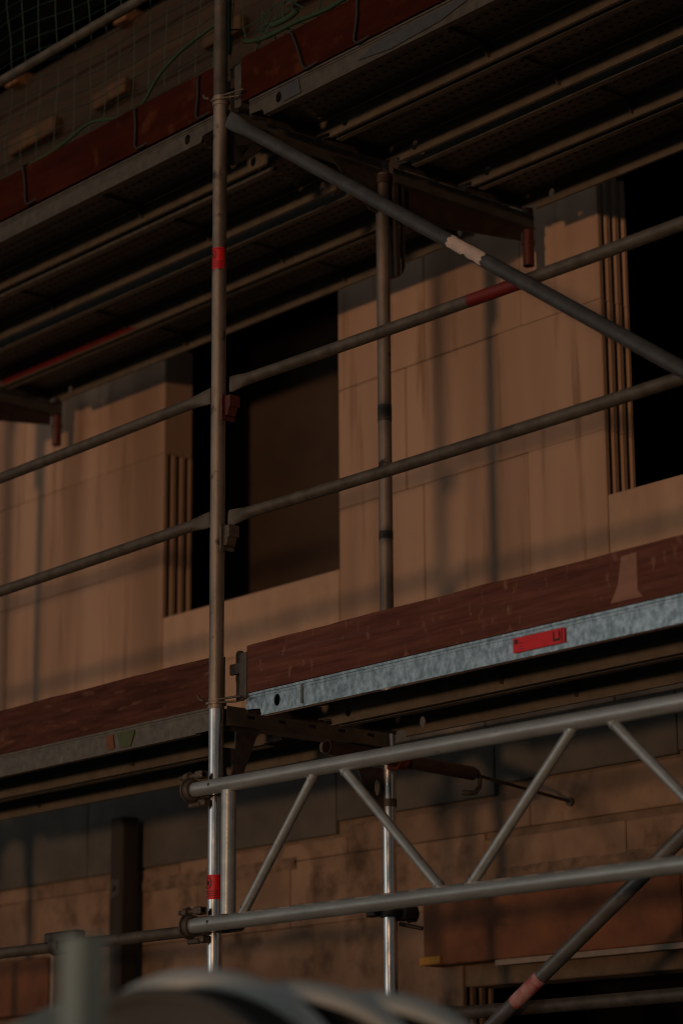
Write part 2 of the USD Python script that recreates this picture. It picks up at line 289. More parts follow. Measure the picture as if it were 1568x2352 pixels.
# upper storey: board wall, lit wall plate blocks, soffit, rafters and the roof
z = 2.703
while z < 3.86:
    for a, b in zip((-6.2, -4.1, -1.7, .9), (-4.1, -1.7, .9, 3.8)):
        q = RNG.uniform(-.3, .3) if a > -6 else 0
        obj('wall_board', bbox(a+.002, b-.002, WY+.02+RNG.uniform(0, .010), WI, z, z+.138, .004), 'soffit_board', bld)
    z += .141
for i in range(-5, 6):                                                          # short packing blocks in threes, and the rafter heads
    x = -3.535+.735*i
    for k, (a, b) in enumerate(((-.205, -.085), (-.078, .065), (.072, .205))):
        if (i*3+k) % 7 == 5 or i % 3 == 2 and k == 0: continue
        obj('plate_block', bbox(x+a, x+b, 1.575-.004*((i+k) % 3), WY+.018, 3.555+.006*((i*k) % 3), 3.64, .004), 'plate_wood', bld)
for i in range(-3, 6):
    x = -2.757+.935*i
    obj('rafter', bbox(x-.05, x+.05, 1.545, 2.3, 3.925, 3.995, .004), 'rafter_wood', bld)
m = box(-13, 6.0, 1.50, 5.8, 0, .03); v = m.vertices; v[:, 2] += 4.03+(v[:, 1]-1.50)*1.35; m.vertices = v
obj('roof', m, 'roof_felt', bld)
obj('roof_wall', box(-6.3, 3.9, 1.79, 1.86, 2.75, 4.30), 'roof_felt', bld)  # added black backing that hides the bright sky behind the rafters

# ---------------------------------------------------------------- scaffold frames
FY = .745
L2 = 2.07
def gusset(side, kind):
    if kind == 0:
        p = Polygon([(.022, 0), (.175, 0), (.168, -.016), (.085, -.205), (.065, -.232), (.022, -.24)])
        p = p.difference(sbox(.030, -.068, .079, -.012)).difference(affinity.scale(Point(.054, -.135).buffer(.5, 8), .026, .056))
    else:
        p = Polygon([(.022, 0), (.24, 0), (.225, -.014), (.11, -.115), (.06, -.15), (.022, -.155)])
        p = p.difference(Polygon([(.065, -.075), (.145, -.045), (.10, -.105)]))
    return p if side == 0 else affinity.scale(affinity.translate(p, -FY, 0), -1, 1, origin=(0, 0))
def sticker(z0, z1, r, parent, on):
    """red wrap round a post with a round emblem and lines of small print, on the side of the street"""
    th = np.radians(np.linspace(-172, 8, 28)); V = []; F = []
    for t in th: V += [(r*math.cos(t), r*math.sin(t), z0), (r*math.cos(t), r*math.sin(t), z1)]
    for i in range(len(th)-1): a = 2*i; F += [[a, a+2, a+3], [a, a+3, a+1]]
    s = obj('sticker', trimesh.Trimesh(V, F, process=False), 'red_tape', parent, smooth=True, label='red reflective sticker with a round emblem on the '+on)
    def wrap(poly, rr):
        m = trimesh.creation.extrude_polygon(poly.segmentize(.006), .0004, engine='earcut'); v = m.vertices.copy()
        t = np.radians(-88)+v[:, 0]/r; q = rr+v[:, 2]; m.vertices = np.stack([q*np.cos(t), q*np.sin(t), v[:, 1]], 1); return m
    h = z1-z0; c = Point(0, 0).buffer(1, 20); ms = []
    ring = affinity.translate(affinity.scale(c, .0155, .0175), -.004, z0+h*.66).difference(affinity.translate(affinity.scale(c, .0125, .0145), -.004, z0+h*.66))
    core_ = affinity.translate(affinity.scale(c, .006, .009), -.004, z0+h*.66)
    ms += [wrap(ring, r+.0005), wrap(core_, r+.0005)]
    for k in range(3):
        zz = z0+h*(.12+.095*k); x = -.02
        while x < .028:
            w = random.uniform(.004, .010); ms.append(wrap(sbox(x, zz, x+w, zz+h*.038), r+.0005)); x += w+.002
    ms += [wrap(sbox(-.03, z1-.006, .032, z1-.0045), r+.0005), wrap(sbox(-.03, z0+.003, .032, z0+.0042), r+.0005)]
    obj('print', cat(*ms), 'print_black', s)
def wedge_box(z, mat, parent, label):
    p = Polygon([(.030, z+.030), (.088, z+.030), (.085, z+.004), (.070, z-.036), (.036, z-.036)])
    m = plate(p, .036, 'y', -.018); b = obj('rail_catch', m, mat, parent, label=label)
    obj('wedge', cat(box(.048, .056, -.028, .026, z-.05, z+.037), tube((.05, -.021, z-.044), (.05, -.012, z-.044), .009, 12), box(.086, .0885, -.021, .021, z-.01, z+.030)), mat, b)
def frame(x, z0, z1, label, mats, gk, transom=True, stick=None, catches=()):
    """one welded scaffold frame: two posts, a transom on top, corner plates"""
    f = thing('scaffold_frame', label, 'scaffold frame', 'upright frames of the scaffold', (x, 0, 0))
    for y, m in zip((0, FY), mats):
        obj('post', tube((0, y, z0), (0, y, z1), .0242, 32), m, f, smooth=40)
    if transom:
        t0, t1 = z1-.065, z1-.002
        sd = Polygon([(.026, t0), (FY-.026, t0), (FY-.026, t1), (.026, t1)])
        for k in range(5):
            yy = .11+k*.13; sd = sd.difference(sbox(yy, t0+.030, yy+.035, t0+.041))
        tr = obj('transom', cat(plate(sd, .003, 'x', -.025), plate(sd, .003, 'x', .022), box(-.022, .022, .026, FY-.026, t0, t0+.003)), 'frame_steel', f)
        obj('lip', cat(box(.0252, .034, .03, FY-.03, t0, t0+.004), box(-.034, -.0252, .03, FY-.03, t0, t0+.004)), 'frame_steel', tr)
        for s in (0, 1):
            g = affinity.translate(gusset(s, gk), 0, t0-.001); obj('corner_plate', plate(g, .006, 'x', -.003), 'steel_dark', f)
        for y in (0, FY):
            obj('collar', cat(tube((0, y, z1), (0, y, z1+.006), .034, 28), tube((0, y, z1-.014), (0, y, z1), .0275, 28), tube((0, y, z1+.006), (0, y, z1+.02), .0262, 28)), 'post_zinc' if y == 0 else 'frame_steel', f, smooth=40)
        obj('toe_pin', cat(tube((.03, -.012, z1+.014), (.115, .008, z1+.014), .004, 10), sweep([(-.02, -.034, z1+.012), (-.04, -.036, z1+.02), (-.05, -.035, z1+.034)], .005, 10), tube((.0, -.03, z1+.004), (.09, .014, z1+.001), .0035, 8)), 'coupler_steel', f, smooth=40)
    if stick: sticker(*stick, .0246, f, 'post')
    for zc, m, l in catches: wedge_box(zc, m, f, l)
    return f
frame(0, -2.05, .0, 'shiny front post and its rear twin below the lower deck, girder clamped on', ('shiny_zinc', 'shiny_zinc'), 0, stick=(-.623, -.546))
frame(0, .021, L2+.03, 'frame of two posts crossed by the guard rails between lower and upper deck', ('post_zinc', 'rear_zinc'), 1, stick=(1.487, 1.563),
      catches=((.995, 'red_steel', 'dark red wedge pocket'), (.552, 'coupler_steel', 'grey wedge pocket')))
frame(0, L2+.051, 3.6, 'post pair rising above the upper deck with green net behind', ('frame_steel', 'frame_steel'), 1, transom=False)
for x, w in ((-3.07, 'left'), (2.57, 'right')):
    frame(x, -2.05, .0, f'lower scaffold frame at the {w} end of the decks', ('post_zinc', 'post_zinc'), 0)
    frame(x, .021, L2+.03, f'upper scaffold frame at the {w} end of the decks', ('post_zinc', 'rear_zinc'), 1)
for p in stage.GetPrimAtPath('/World/scaffold_frame').GetChildren():
    pass
# dark bands of old tape on the rear post
rf = stage.GetPrimAtPath('/World/scaffold_frame_001')
for a, b in ((.672, .700), (1.10, 1.16)): obj('tape_band', tube((0, FY, a), (0, FY, b), .0252, 24), 'steel_dark', rf, smooth=40, label='dark tape band on the rear post')
obj('cap_band', tube((0, FY, -.262), (0, FY, -.236), .0266, 24), 'steel_dark', stage.GetPrimAtPath('/World/scaffold_frame'), smooth=40)

def bracket(x, label):
    b = thing('wall_bracket', label, 'bracket', 'brackets carrying the inner decks', (x, 0, 0)); z1 = L2-.005; t0 = z1-.058; y0, y1 = FY+.035, 1.50
    sd = Polygon([(y0, t0), (y1, t0), (y1, z1), (y0, z1)])
    obj('arm', cat(plate(sd, .003, 'x', -.024), plate(sd, .003, 'x', .021), box(-.021, .021, y0, y1, t0, t0+.003), box(.0242, .032, y0, y1, t0, t0+.004)), 'frame_steel', b)
    obj('end_tube', cat(pipe((0, 1.49, 1.865), (0, 1.49, z1+.03), .022), tube((0, 1.49, 1.95), (0, 1.49, 1.965), .026, 20)), 'red_steel', b, smooth=40, label='dark red tube end')
    obj('web_plate', plate(Polygon([(y0, t0-.001), (y1-.05, t0-.001), (y1-.05, t0-.05), (y0+.14, t0-.115), (y0, t0-.16)]), .005, 'x', -.0025), 'frame_dark', b)
    obj('hook_plate', cat(plate(Polygon([(.780, t0), (.800, t0), (.808, 1.655), (.790, 1.655)]), .05, 'x', -.025), plate(Polygon([(.825, t0), (.838, t0), (.838, 1.70), (.825, 1.67)]), .006, 'x', .010)), 'steel_dark', b)
    obj('claw', cat(tube((0, FY, t0-.01), (0, FY, t0+.02), .031, 20), box(-.02, .02, FY+.02, FY+.06, t0-.012, t0+.03)), 'frame_dark', b, smooth=40)
    return b
bracket(0, 'bracket with dark red end tube from the rear post beside the taped brace')
bracket(-3.12, 'bracket whose dark red end shows against the wall at far left')

# ---------------------------------------------------------------- steel decks
def steel_deck(label, width, mat, group, loc, length=2.40, h=.072, emboss=True, plain=False):
    """hollow steel deck, its underside open: perforated top, two edge beams, hooks at both ends. local x along the deck, z 0 = walking surface"""
    d = thing('steel_deck', label, 'scaffold deck', group, loc)
    obj('top_plate', cat(box(0, length, .004, width-.004, -.004, 0)), 'deck_under', d)
    pr = Polygon([(0, -.004), (0, -.046), (.07, -.052), (.078, -h), (length-.078, -h), (length-.07, -.052), (length, -.046), (length, -.004)])
    pr = pr.difference(affinity.scale(Point(.155, -.037).buffer(.5, 12), .030, .038)).difference(affinity.scale(Point(length-.155, -.037).buffer(.5, 12), .030, .038))
    if plain: pr = Polygon([(0, -.004), (0, -.046), (.07, -.052), (.078, -h), (length, -h), (length, -.004)])
    ff = obj('front_beam', cat(plate(pr, .003, 'y', 0), box(.002, length-.002, -.003, .004, -.0035, .004), box(.002, length-.002, -.002, .0, -.013, -.010)), mat, d)
    obj('bottom_lip', cat(box(.08, length-.08, -.0035, .020, -h-.004, -h-.0005), box(.08, length-.08, .017, .020, -h, -h+.014)), mat, ff)
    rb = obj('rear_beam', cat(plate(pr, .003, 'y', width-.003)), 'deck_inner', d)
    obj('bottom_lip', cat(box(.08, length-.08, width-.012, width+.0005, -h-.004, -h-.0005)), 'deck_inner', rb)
    for x in (length*.36, length*.72):
        obj('cross_rib', plate(Polygon([(.006, -.0045), (width-.006, -.0045), (width-.006, -h*.8), (width-.02, -h*.8), (width-.045, -.016), (.045, -.016), (.02, -h*.8), (.006, -h*.8)]), .003, 'x', x), 'deck_under', d)
    for x, s in ((0, -1), (length, 1)):
        e = obj('end_cap', box(min(x, x+s*-.004), max(x, x+s*-.004), .004, width-.004, -.055, -.0045), 'steel_dark', d)
        for y in (.05, width-.08):
            obj('hook', plate(Polygon([(x, -.030), (x, -.004), (x+s*.045, -.004), (x+s*.052, -.03), (x+s*.044, -.03), (x+s*.038, -.012), (x+s*.01, -.012)]), .03, 'y', y), 'steel_dark', e)
    if emboss:
        V = []; base = trimesh.creation.box([.014, .006, .004])
        n = 0
        for i in range(int((length-.1)/.042)):
            for j in range(7):
                yy = .035+j*(width-.07)/6; xx = .06+i*.042+(.021 if j % 2 else 0)
                if abs(yy-width*.5) < .032 and abs(yy-width*.5) > .022: continue
                m = base.copy(); m.apply_translation([xx, yy, -.0058]); V.append(m)
        obj('embossed_lugs', cat(*V), 'deck_zinc', d, kind='stuff')
    return d
GR = 'steel decks side by side on the scaffold'
ZU = L2+.005
yU = (.035, .36, .715, 1.035); wU = (.30, .30, .295, .315)
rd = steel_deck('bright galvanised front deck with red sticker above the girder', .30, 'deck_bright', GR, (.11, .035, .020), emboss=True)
sk = sub('sticker', rd, label='red reflective sticker on the bright edge of the deck')
obj('tape', box(1.21, 1.412, -.0052, -.0036, -.058, -.0155), 'red_tape', sk)
def flat_print():
    ms = []
    c = Point(0, 0).buffer(1, 16)
    ms.append(plate(affinity.translate(affinity.scale(c, .0075, .0075), 1.223, -.027), .0006, 'y', -.0061))
    u = sbox(1.368, -.050, 1.396, -.022).difference(sbox(1.374, -.043, 1.390, -.021)); ms.append(plate(u, .0006, 'y', -.0061))
    ms.append(plate(sbox(1.400, -.056, 1.404, -.017), .0006, 'y', -.0061))
    for k in range(3): ms.append(plate(sbox(1.236, -.034-.008*k, 1.236+(.018, .010, .014)[k], -.0325-.008*k), .0006, 'y', -.0061))
    return cat(*ms)
obj('print', flat_print(), 'print_black', sk)
obj('seam_strip', cat(box(.275+.0, .281, -.0045, -.0031, -.066, -.004)), 'deck_zinc', rd)
lab_r = ['second steel deck behind the bright one, its brown edge seen from below']
base_deck = steel_deck(lab_r[0], .30, 'deck_zinc', GR, (.11, .36, .020))
ld = steel_deck('front steel deck at lower left with green and orange paint marks', .30, 'deck_zinc', GR, (-2.99, .035, .004), length=2.92, plain=True)
base_left = steel_deck('inner steel deck at lower left behind the painted one', .30, 'deck_zinc', GR, (-2.99, .36, .004), length=2.90)
m_ = [(1.84, 1.885), ]
obj('paint_mark', plate(Polygon([(2.345, -.016), (2.385, -.014), (2.393, -.062), (2.353, -.066)]), .001, 'y', -.0042), 'orange_paint', ld, label='orange paint mark')
obj('paint_mark', plate(Polygon([(2.405, -.012), (2.51, -.015), (2.485, -.068), (2.43, -.068)]), .001, 'y', -.0042), 'green_paint', ld, label='green paint mark')
copy(base_left, 'front lower deck of the next bay beyond the left edge', (-6.06, .035, .0), GR)
copy(base_left, 'rear lower deck of the next bay beyond the left edge', (-6.06, .36, .0), GR)
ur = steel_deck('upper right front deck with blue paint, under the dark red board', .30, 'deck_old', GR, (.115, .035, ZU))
for pts in ([(.165, -.010), (.262, -.006), (.275, -.062), (.185, -.064)], [(.56, -.05), (.66, -.018), (.95, -.012), (1.12, -.02), (.95, -.055), (.72, -.066)]):
    obj('paint_mark', plate(Polygon(pts), .001, 'y', -.0042), 'blue_paint', ur, label='faded blue paint on the edge')
copy(base_deck, 'second deck of the upper right bay, counted from the street', (.115, .36, ZU), GR)
copy(base_deck, 'third deck of the upper right bay, counted from the street', (.115, .715, ZU), GR)
copy(base_deck, 'innermost deck of the upper right bay, next to the block wall', (.115, 1.045, ZU), GR)
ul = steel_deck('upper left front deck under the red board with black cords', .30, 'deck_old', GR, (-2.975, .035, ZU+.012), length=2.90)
copy(base_left, 'second deck of the upper left bay, counted from the street', (-2.975, .36, ZU), GR)
u3 = steel_deck('third deck of the upper left bay, with red paint on its edge', .30, 'deck_zinc', GR, (-2.975, .73, ZU), length=2.90)
obj('paint_mark', plate(Polygon([(.09, -.008), (.92, -.008), (1.12, -.066), (.09, -.068)]), .001, 'y', .2955), 'red_patch', u3, label='red paint on the rear edge')
copy(base_left, 'innermost deck of the upper left bay, next to the block wall', (-2.975, 1.055, ZU), GR)

# ---------------------------------------------------------------- toe boards
def toe(label, x0, x1, z0, z1, mat, y0=.030, cap=True, capx=None):
    t = thing('toe_board', label, 'toe board', 'red toe boards along the deck edges')
    n = 60; X = np.linspace(x0, x1, n); top = z1+.0035*(meshkit.fbm(np.stack([X*5, X*0+z0, X*0], 1), 4, 3)-.5)*2
    prof = Polygon([(x0, z0), *[(x1*(i/8)+x0*(1-i/8), z0) for i in range(1, 9)], *[(X[i], top[i]) for i in range(n-1, -1, -1)]])
    b = obj('board', plate(prof, .030, 'y', y0), mat, t)
    if cap:
        cx = x0 if capx is None else capx; s = 1 if cx == x0 else -1
        def rp_(a, b, lo, hi, q): return affinity.translate(sbox(a+q, lo, b-q, hi-q).buffer(q, 4), s*0, 0) if s == 1 else affinity.scale(sbox(a+q, lo, b-q, hi-q).buffer(q, 4), -1, 1, origin=(cx, 0))
        sh = obj('end_shoe', plate(rp_(cx-.032, cx+.004, z0-.006, z1-.022, .010), .036, 'y', y0-.003), 'shoe_steel', t)
        obj('tongue', plate(rp_(cx-.078, cx-.046, z0+.055, z1-.006, .013), .008, 'y', y0+.018), 'cord_black', sh)
        obj('bar', cat(plate(rp_(cx-.092, cx-.030, z0+.074, z0+.106, .003), .009, 'y', y0+.004), plate(rp_(cx-.078, cx-.040, z0-.012, z0+.068, .003), .006, 'y', y0+.020)), 'steel_dark', sh)
    return t
tl = toe('weathered red toe board with a pale patch above the bright deck', .118, 2.46, .026, .182, 'red_wood')
obj('worn_patch', plate(Polygon([(1.745, .165), (1.80, .166), (1.80, .06), (1.818, .040), (1.70, .040), (1.728, .085)]), .001, 'y', .0288), 'bare_wood', tl, label='pale bare patch of wood')
obj('crack', cat(plate(Polygon([(.14, .128), (.45, .1315), (.75, .129), (.75, .1275), (.45, .1295), (.14, .1265)]), .0006, 'y', .0292)), 'steel_dark', tl)
toe('worn splintery red toe board at lower left, behind the front post', -2.96, -.03, .008, .172, 'worn_wood', cap=False)
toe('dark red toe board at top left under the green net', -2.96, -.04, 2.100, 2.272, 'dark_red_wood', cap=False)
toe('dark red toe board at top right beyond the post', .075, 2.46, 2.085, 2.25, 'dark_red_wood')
# black cords that tie the net to the upper toe boards
for (x0, z0, x1, z1, l) in ((-1.245, 2.30, -1.215, 2.10, 'leftmost black cord round the upper left red board'), (-.527, 2.29, -.520, 2.098, 'middle black cord round the upper left red board'), (-.155, 2.285, -.163, 2.094, 'black cord round the red board just left of the front post'),
                         (.345, 2.27, .414, 2.078, 'slanting black cord round the upper right red board'), (.690, 2.27, .671, 2.076, 'black cord at the top edge, right of the slanting one')):
    pts = [(x0, .09, z0-.02), (x0, .045, z0-.012), (x0+.002, .022, z0-.03), (x0*.8+x1*.2, .0205, z0*.8+z1*.2), (x0*.5+x1*.5+.004, .0215, z0*.5+z1*.5), (x1-.002, .0215, z1+.02), (x1+.014, .019, z1+.002), (x1+.045, .023, z1+.006), (x1+.06, .035, z1+.018)]
    tag = obj('tie_cord', sweep(pts, .0055, 8), 'cord_black', smooth=True, label=l, category=None) if False else obj('tie_cord', sweep(pts, .0055, 8), 'cord_black', smooth=True)
    keys(tag, l, 'cord', 'cords tying the net to the toe boards')

# ---------------------------------------------------------------- guard rails and braces
def rail(label, x0, z0, x1, z1, y, mat, r=.0195, flat0=True, flat1=True, group='guard rails of the scaffold', sag=.007, name='guard_rail'):
    g = thing(name, label, 'guard rail', group)
    L = x1-x0; s = np.array([0, .018, .045, .075, .11]); xs = np.concatenate([s, np.linspace(.2, L-.2, 12), L-s[::-1]])
    fl = []
    for q in xs:
        e = 1.0
        if flat0: e = min(e, np.clip((q-.02)/.085, 0, 1))
        if flat1: e = min(e, np.clip((L-q-.02)/.085, 0, 1))
        e = e*e*(3-2*e); fl.append((r*(1+.42*(1-e)), r*e+.0045*(1-e)))
    P = [(x0+q, y, z0+(z1-z0)*q/L-sag*4*(q/L)*(1-q/L)) for q in xs]
    obj('tube', sweep(P, r, 22, flat=fl, up=(0, 0, 1)), mat, g, smooth=50); return g
r1 = rail('upper guard rail of the right bay, red painted patch where the brace crosses', .058, 1.070, 2.52, 1.042, .004, 'dark_tube')
obj('paint_band', sweep([(1.20, .004, 1.0497), (1.42, .004, 1.0467)], .0199, 22, caps=False), 'red_patch', r1, smooth=True, label='red painted patch')
rail('lower guard rail of the right bay, passing in front of both windows', .055, .612, 2.52, .610, .004, 'dark_tube')
rail('upper guard rail of the left bay, in front of the wall', -3.02, 1.040, -.045, 1.056, .004, 'dark_tube')
rail('lower guard rail of the left bay, above the worn toe board', -3.02, .596, -.042, .628, .004, 'dark_tube')
rail('guard rail above the upper deck at top left, by the net', -3.02, 2.69, -.03, 2.69, .02, 'dark_tube')
rail('blurred rail in front of the dark lower opening at bottom right', .2, -.96, 2.4, -.935, .775, 'dark_tube', r=.0215)
def brace(name, label, a, b, r, mat):
    g = thing(name, label, 'brace', 'diagonal braces of the scaffold'); a, b = np.array(a, float), np.array(b, float); L = np.linalg.norm(b-a); t = (b-a)/L
    qs = [0, .03, .06, .10, .16, L*.33, L*.66, L-.12, L-.05, L]; fl = []
    for q in qs:
        e = np.clip((q-.04)/.1, 0, 1); e = e*e*(3-2*e); fl.append((r*(1+.3*(1-e)), r*e+.006*(1-e)))
    obj('tube', sweep([a+t*q for q in qs], r, 26, flat=fl, up=(0, 0, 1)), mat, g, smooth=50); return g, a, t
g, a, t = brace('diagonal_brace', 'long diagonal brace with a torn white label, falling to the right', (.095, -.040, 1.9946), (2.56, -.040, .250), .0225, 'brace_tube')
def torn_label(a, t, s0, s1, r, ang0, ang1, seed):
    """label bent round a tube, with ragged edges"""
    up = np.array([0, 0, 1.0]); n1 = up-t*(up@t); n1 /= np.linalg.norm(n1); n2 = np.cross(t, n1); rr = np.random.default_rng(seed)
    nu, nv = 44, 9; V = []; F = []
    for i in range(nu):
        u = i/(nu-1); s = s0+(s1-s0)*u
        lo = ang0+(rr.random()*.10 if .02 < u < .98 else 0)+.30*meshkit.fbm(np.array([[u*5, seed, 0]]), 3, seed)[0]; hi = ang1-.55*meshkit.fbm(np.array([[u*4, 3.1, seed]]), 3, seed+5)[0]-(rr.random()*.10)-.5*max(0, 1-abs(u-.52)/.10)-.25*max(0, 1-abs(u-.78)/.2)
        for j in range(nv):
            w = lo+(hi-lo)*j/(nv-1); V.append(a+t*(s+.006*math.sin(j*2.3+seed)*(i in (0, nu-1)))+r*(math.cos(w)*n1+math.sin(w)*n2))
    for i in range(nu-1):
        for j in range(nv-1):
            p = i*nv+j; F += [[p, p+1, p+nv+1], [p, p+nv+1, p+nv]]
    m = trimesh.Trimesh(V, F, process=False)
    return m
def span(p, a, t):                                    # distance along the brace of the point nearest to p
    return float((np.array(p)-a)@t)
s0, s1 = span((1.17, -.04, 1.225), a, t), span((1.305, -.04, 1.115), a, t)
lb = obj('torn_label', torn_label(a, t, s0, s1, .0231, .15, 2.75, 3), 'torn_label', g, smooth=True, label='torn white paper label')
g, a, t = brace('diagonal_brace', 'lower diagonal brace with a faded red and white sticker, rising to the right', (.10, .700, -1.275), (2.4, .700, .16), .0232, 'brace_light')
s0, s1 = span((.62, .70, -.943), a, t), span((.737, .70, -.87), a, t)
obj('sticker', sweep([a+t*s0, a+t*s1], .0237, 24, caps=False), 'faded_label', g, smooth=True, label='faded red and white sticker')
lg = thing('ledger_tube', 'dark ledger tube at lower left running to the front post', 'scaffold tube')
obj('tube', bend((-3.1, .055, -.690), (.06, .055, -.704), .0195), 'dark_tube', lg, smooth=50)

# ---------------------------------------------------------------- lattice girder
GY = -.066
gd = thing('lattice_girder', 'grey metal lattice girder clamped to the front post', 'lattice girder')
def chz(x, top): return (-.278-.0068*x) if top else -.707
for top in (True, False):
    xs = np.linspace(-.022, 2.62, 8); P = [(x, GY, chz(x, top)) for x in xs]
    ch = obj('chord', cat(sweep(P, .0242, 30)), 'girder_alu', gd, smooth=50)
    obj('bolt_hole', tube((.077, GY-.0243, chz(.08, top)+.004), (.077, GY-.02, chz(.08, top)+.004), .0055, 12), 'steel_dark', ch)
    obj('scratches', cat(*[sweep([(x, GY-.0146, chz(x, top)+.0195), (x+random.uniform(.02, .07), GY-.0146, chz(x, top)+.0193)], .0009, 6) for x in np.arange(.3, 2.4, .115)]), 'torn_label', ch) if not top else None  # scratches drawn pale to paint in the thin glints on the chord
obj('end_upright', tube((.151, GY, -.685), (.151, GY, -.30), .0245, 30), 'girder_alu', gd, smooth=50)
pts = [(.569, 1, .215, 0), (.688, 1, 1.118, 0), (1.642, 1, 1.222, 0), (1.769, 1, 2.19, 0), (2.56, 1, 2.30, 0)]
for x0, a0, x1, a1 in pts:
    p, q = np.array([x0, GY, chz(x0, True)-.01]), np.array([x1, GY, chz(x1, False)+.01])
    dgl = obj('web_tube', tube(p, q, .0148, 20), 'girder_alu', gd, smooth=50)
    d = (q-p)/np.linalg.norm(q-p)
    obj('weld', sweep([p+d*.022, p+d*.030], .0172, 14), 'girder_alu', dgl, smooth=60); obj('weld', sweep([q-d*.030, q-d*.022], .0172, 14), 'girder_alu', dgl, smooth=60)

# ---------------------------------------------------------------- couplers
def ring(c, axis, r0, w, t, a0, a1, n=26):
    """strap of width w bent round an axis through c"""
    V = []; F = []; c = np.array(c, float); ax = np.eye(3)['xyz'.index(axis)]; e1 = np.eye(3)[('xyz'.index(axis)+1) % 3]; e2 = np.eye(3)[('xyz'.index(axis)+2) % 3]
    for th in np.radians(np.linspace(a0, a1, n)):
        d = e1*math.cos(th)+e2*math.sin(th); lip = w*.5
        V += [c+d*r0-ax*lip, c+d*(r0+t)-ax*lip, c+d*(r0+t*1.0)+ax*lip, c+d*r0+ax*lip]
    for i in range(n-1):
        for j in range(4):
            p, q = i*4+j, i*4+(j+1) % 4; F += [[p, q, q+4], [p, q+4, p+4]]
    F += [[0, 3, 2], [0, 2, 1]]; e = (n-1)*4; F += [[e, e+1, e+2], [e, e+2, e+3]]
    m = trimesh.Trimesh(V, F, process=False); trimesh.repair.fix_normals(m); return m
def hexnut(c, axis, r, h):
    m = trimesh.creation.cylinder(radius=r, height=h, sections=6)
    if axis == 'x': m.apply_transform(trimesh.transformations.rotation_matrix(np.pi/2, [0, 1, 0]))
    if axis == 'y': m.apply_transform(trimesh.transformations.rotation_matrix(np.pi/2, [1, 0, 0]))
    m.apply_translation(c); return m
def coupler(label, zc):
    """right-angle coupler: one strap round the upright, one round the tube, each with its bolt and nut"""
    c = thing('tube_coupler', label, 'coupler', 'couplers holding the girder')
    obj('body', cat(bbox(-.030, .016, -.046, -.020, zc-.026, zc+.030, .005), ring((0, 0, zc), 'z', .0248, .042, .007, 170, 372)), 'coupler_steel', c, smooth=40)
    st = obj('strap', cat(ring((-.036, GY, zc), 'x', .0262, .030, .0075, 20, 345), ring((-.046, GY, zc), 'x', .0262, .006, .014, 40, 320)), 'coupler_steel', c, smooth=40)
    obj('hinge_pin', cat(tube((-.060, GY+.012, zc-.046), (-.006, GY+.012, zc-.046), .009, 12), bbox(-.02, .012, GY+.008, GY+.04, zc-.052, zc-.030, .004)), 'coupler_steel', st)
    bo = obj('bolt', cat(tube((-.098, GY+.004, zc+.046), (.02, GY+.004, zc+.046), .0072, 14), bbox(-.016, .020, GY-.010, GY+.022, zc+.034, zc+.058, .004), *[tube((-.098+k*.005, GY+.004, zc+.046), (-.0955+k*.005, GY+.004, zc+.046), .0082, 12) for k in range(5)]), 'coupler_steel', c)
    obj('nut', cat(hexnut((-.066, GY+.004, zc+.046), 'x', .0145, .015), hexnut((-.053, GY+.004, zc+.046), 'x', .017, .004)), 'coupler_steel', bo)
    return c
coupler('coupler on the front post at the upper end of the girder', chz(-.03, True)); coupler('coupler on the front post at the lower end of the girder', chz(-.03, False))
rc = thing('tube_coupler', 'dark coupler with a pointed bolt on the rear post, below the lower chord', 'coupler')
zc = -.617
obj('body', cat(ring((0, FY, zc), 'z', .0248, .030, .009, 0, 359), bbox(-.075, -.02, FY-.045, FY-.020, zc-.012, zc+.012, .004), bbox(-.01, .055, FY+.022, FY+.075, zc-.025, zc+.022, .006)), 'steel_dark', rc, smooth=40)
obj('strap', cat(ring((.02, FY+.062, zc), 'x', .026, .040, .008, -60, 190), tube((-.03, FY+.07, zc-.03), (.05, FY+.10, zc-.05), .007, 10)), 'steel_dark', rc, smooth=40)
obj('bolt', cat(tube((-.02, FY-.12, zc+.004), (-.02, FY+.02, zc+.004), .0055, 12), sweep([(-.02, FY-.12, zc+.004), (-.02, FY-.145, zc+.005)], [.0055, .0015], 10), hexnut((-.02, FY-.055, zc+.004), 'y', .013, .014)), 'steel_dark', rc)
lc = thing('tube_coupler', 'dark coupler on the ledger tube at lower left', 'coupler')
obj('body', cat(ring((-.93, .055, -.698), 'x', .020, .05, .012, 0, 359), bbox(-.99, -.80, .03, .075, -.690, -.652, .006)), 'steel_dark', lc, smooth=40)

# ---------------------------------------------------------------- wall tie
wt = thing('wall_tie', 'dark tie tube with a hooked end from the rear post to the wall', 'wall tie')
obj('tube', pipe((.055, .42, -.098), (.055, 1.09, -.120), .0238), 'frame_dark', wt, smooth=40)
obj('hook', sweep([(.055, 1.085, -.108), (.055, 1.110, -.112), (.055, 1.122, -.135), (.055, 1.118, -.165), (.055, 1.098, -.185), (.045, 1.075, -.188), (.03, 1.06, -.186)], .0095, 12), 'coupler_steel', wt, smooth=40)
obj('eye_bolt', cat(tube((.055, 1.09, -.122), (.035, 1.60, -.170), .006, 10), tube((.035, 1.585, -.170), (.034, 1.60, -.170), .016, 12)), 'steel_dark', wt, smooth=40)
obj('clamp', cat(ring((.055, FY, -.110), 'y', .0242, .04, .008, 0, 359), bbox(.0, .04, FY-.02, FY+.02, -.14, -.09, .004)), 'red_steel', wt, smooth=40)

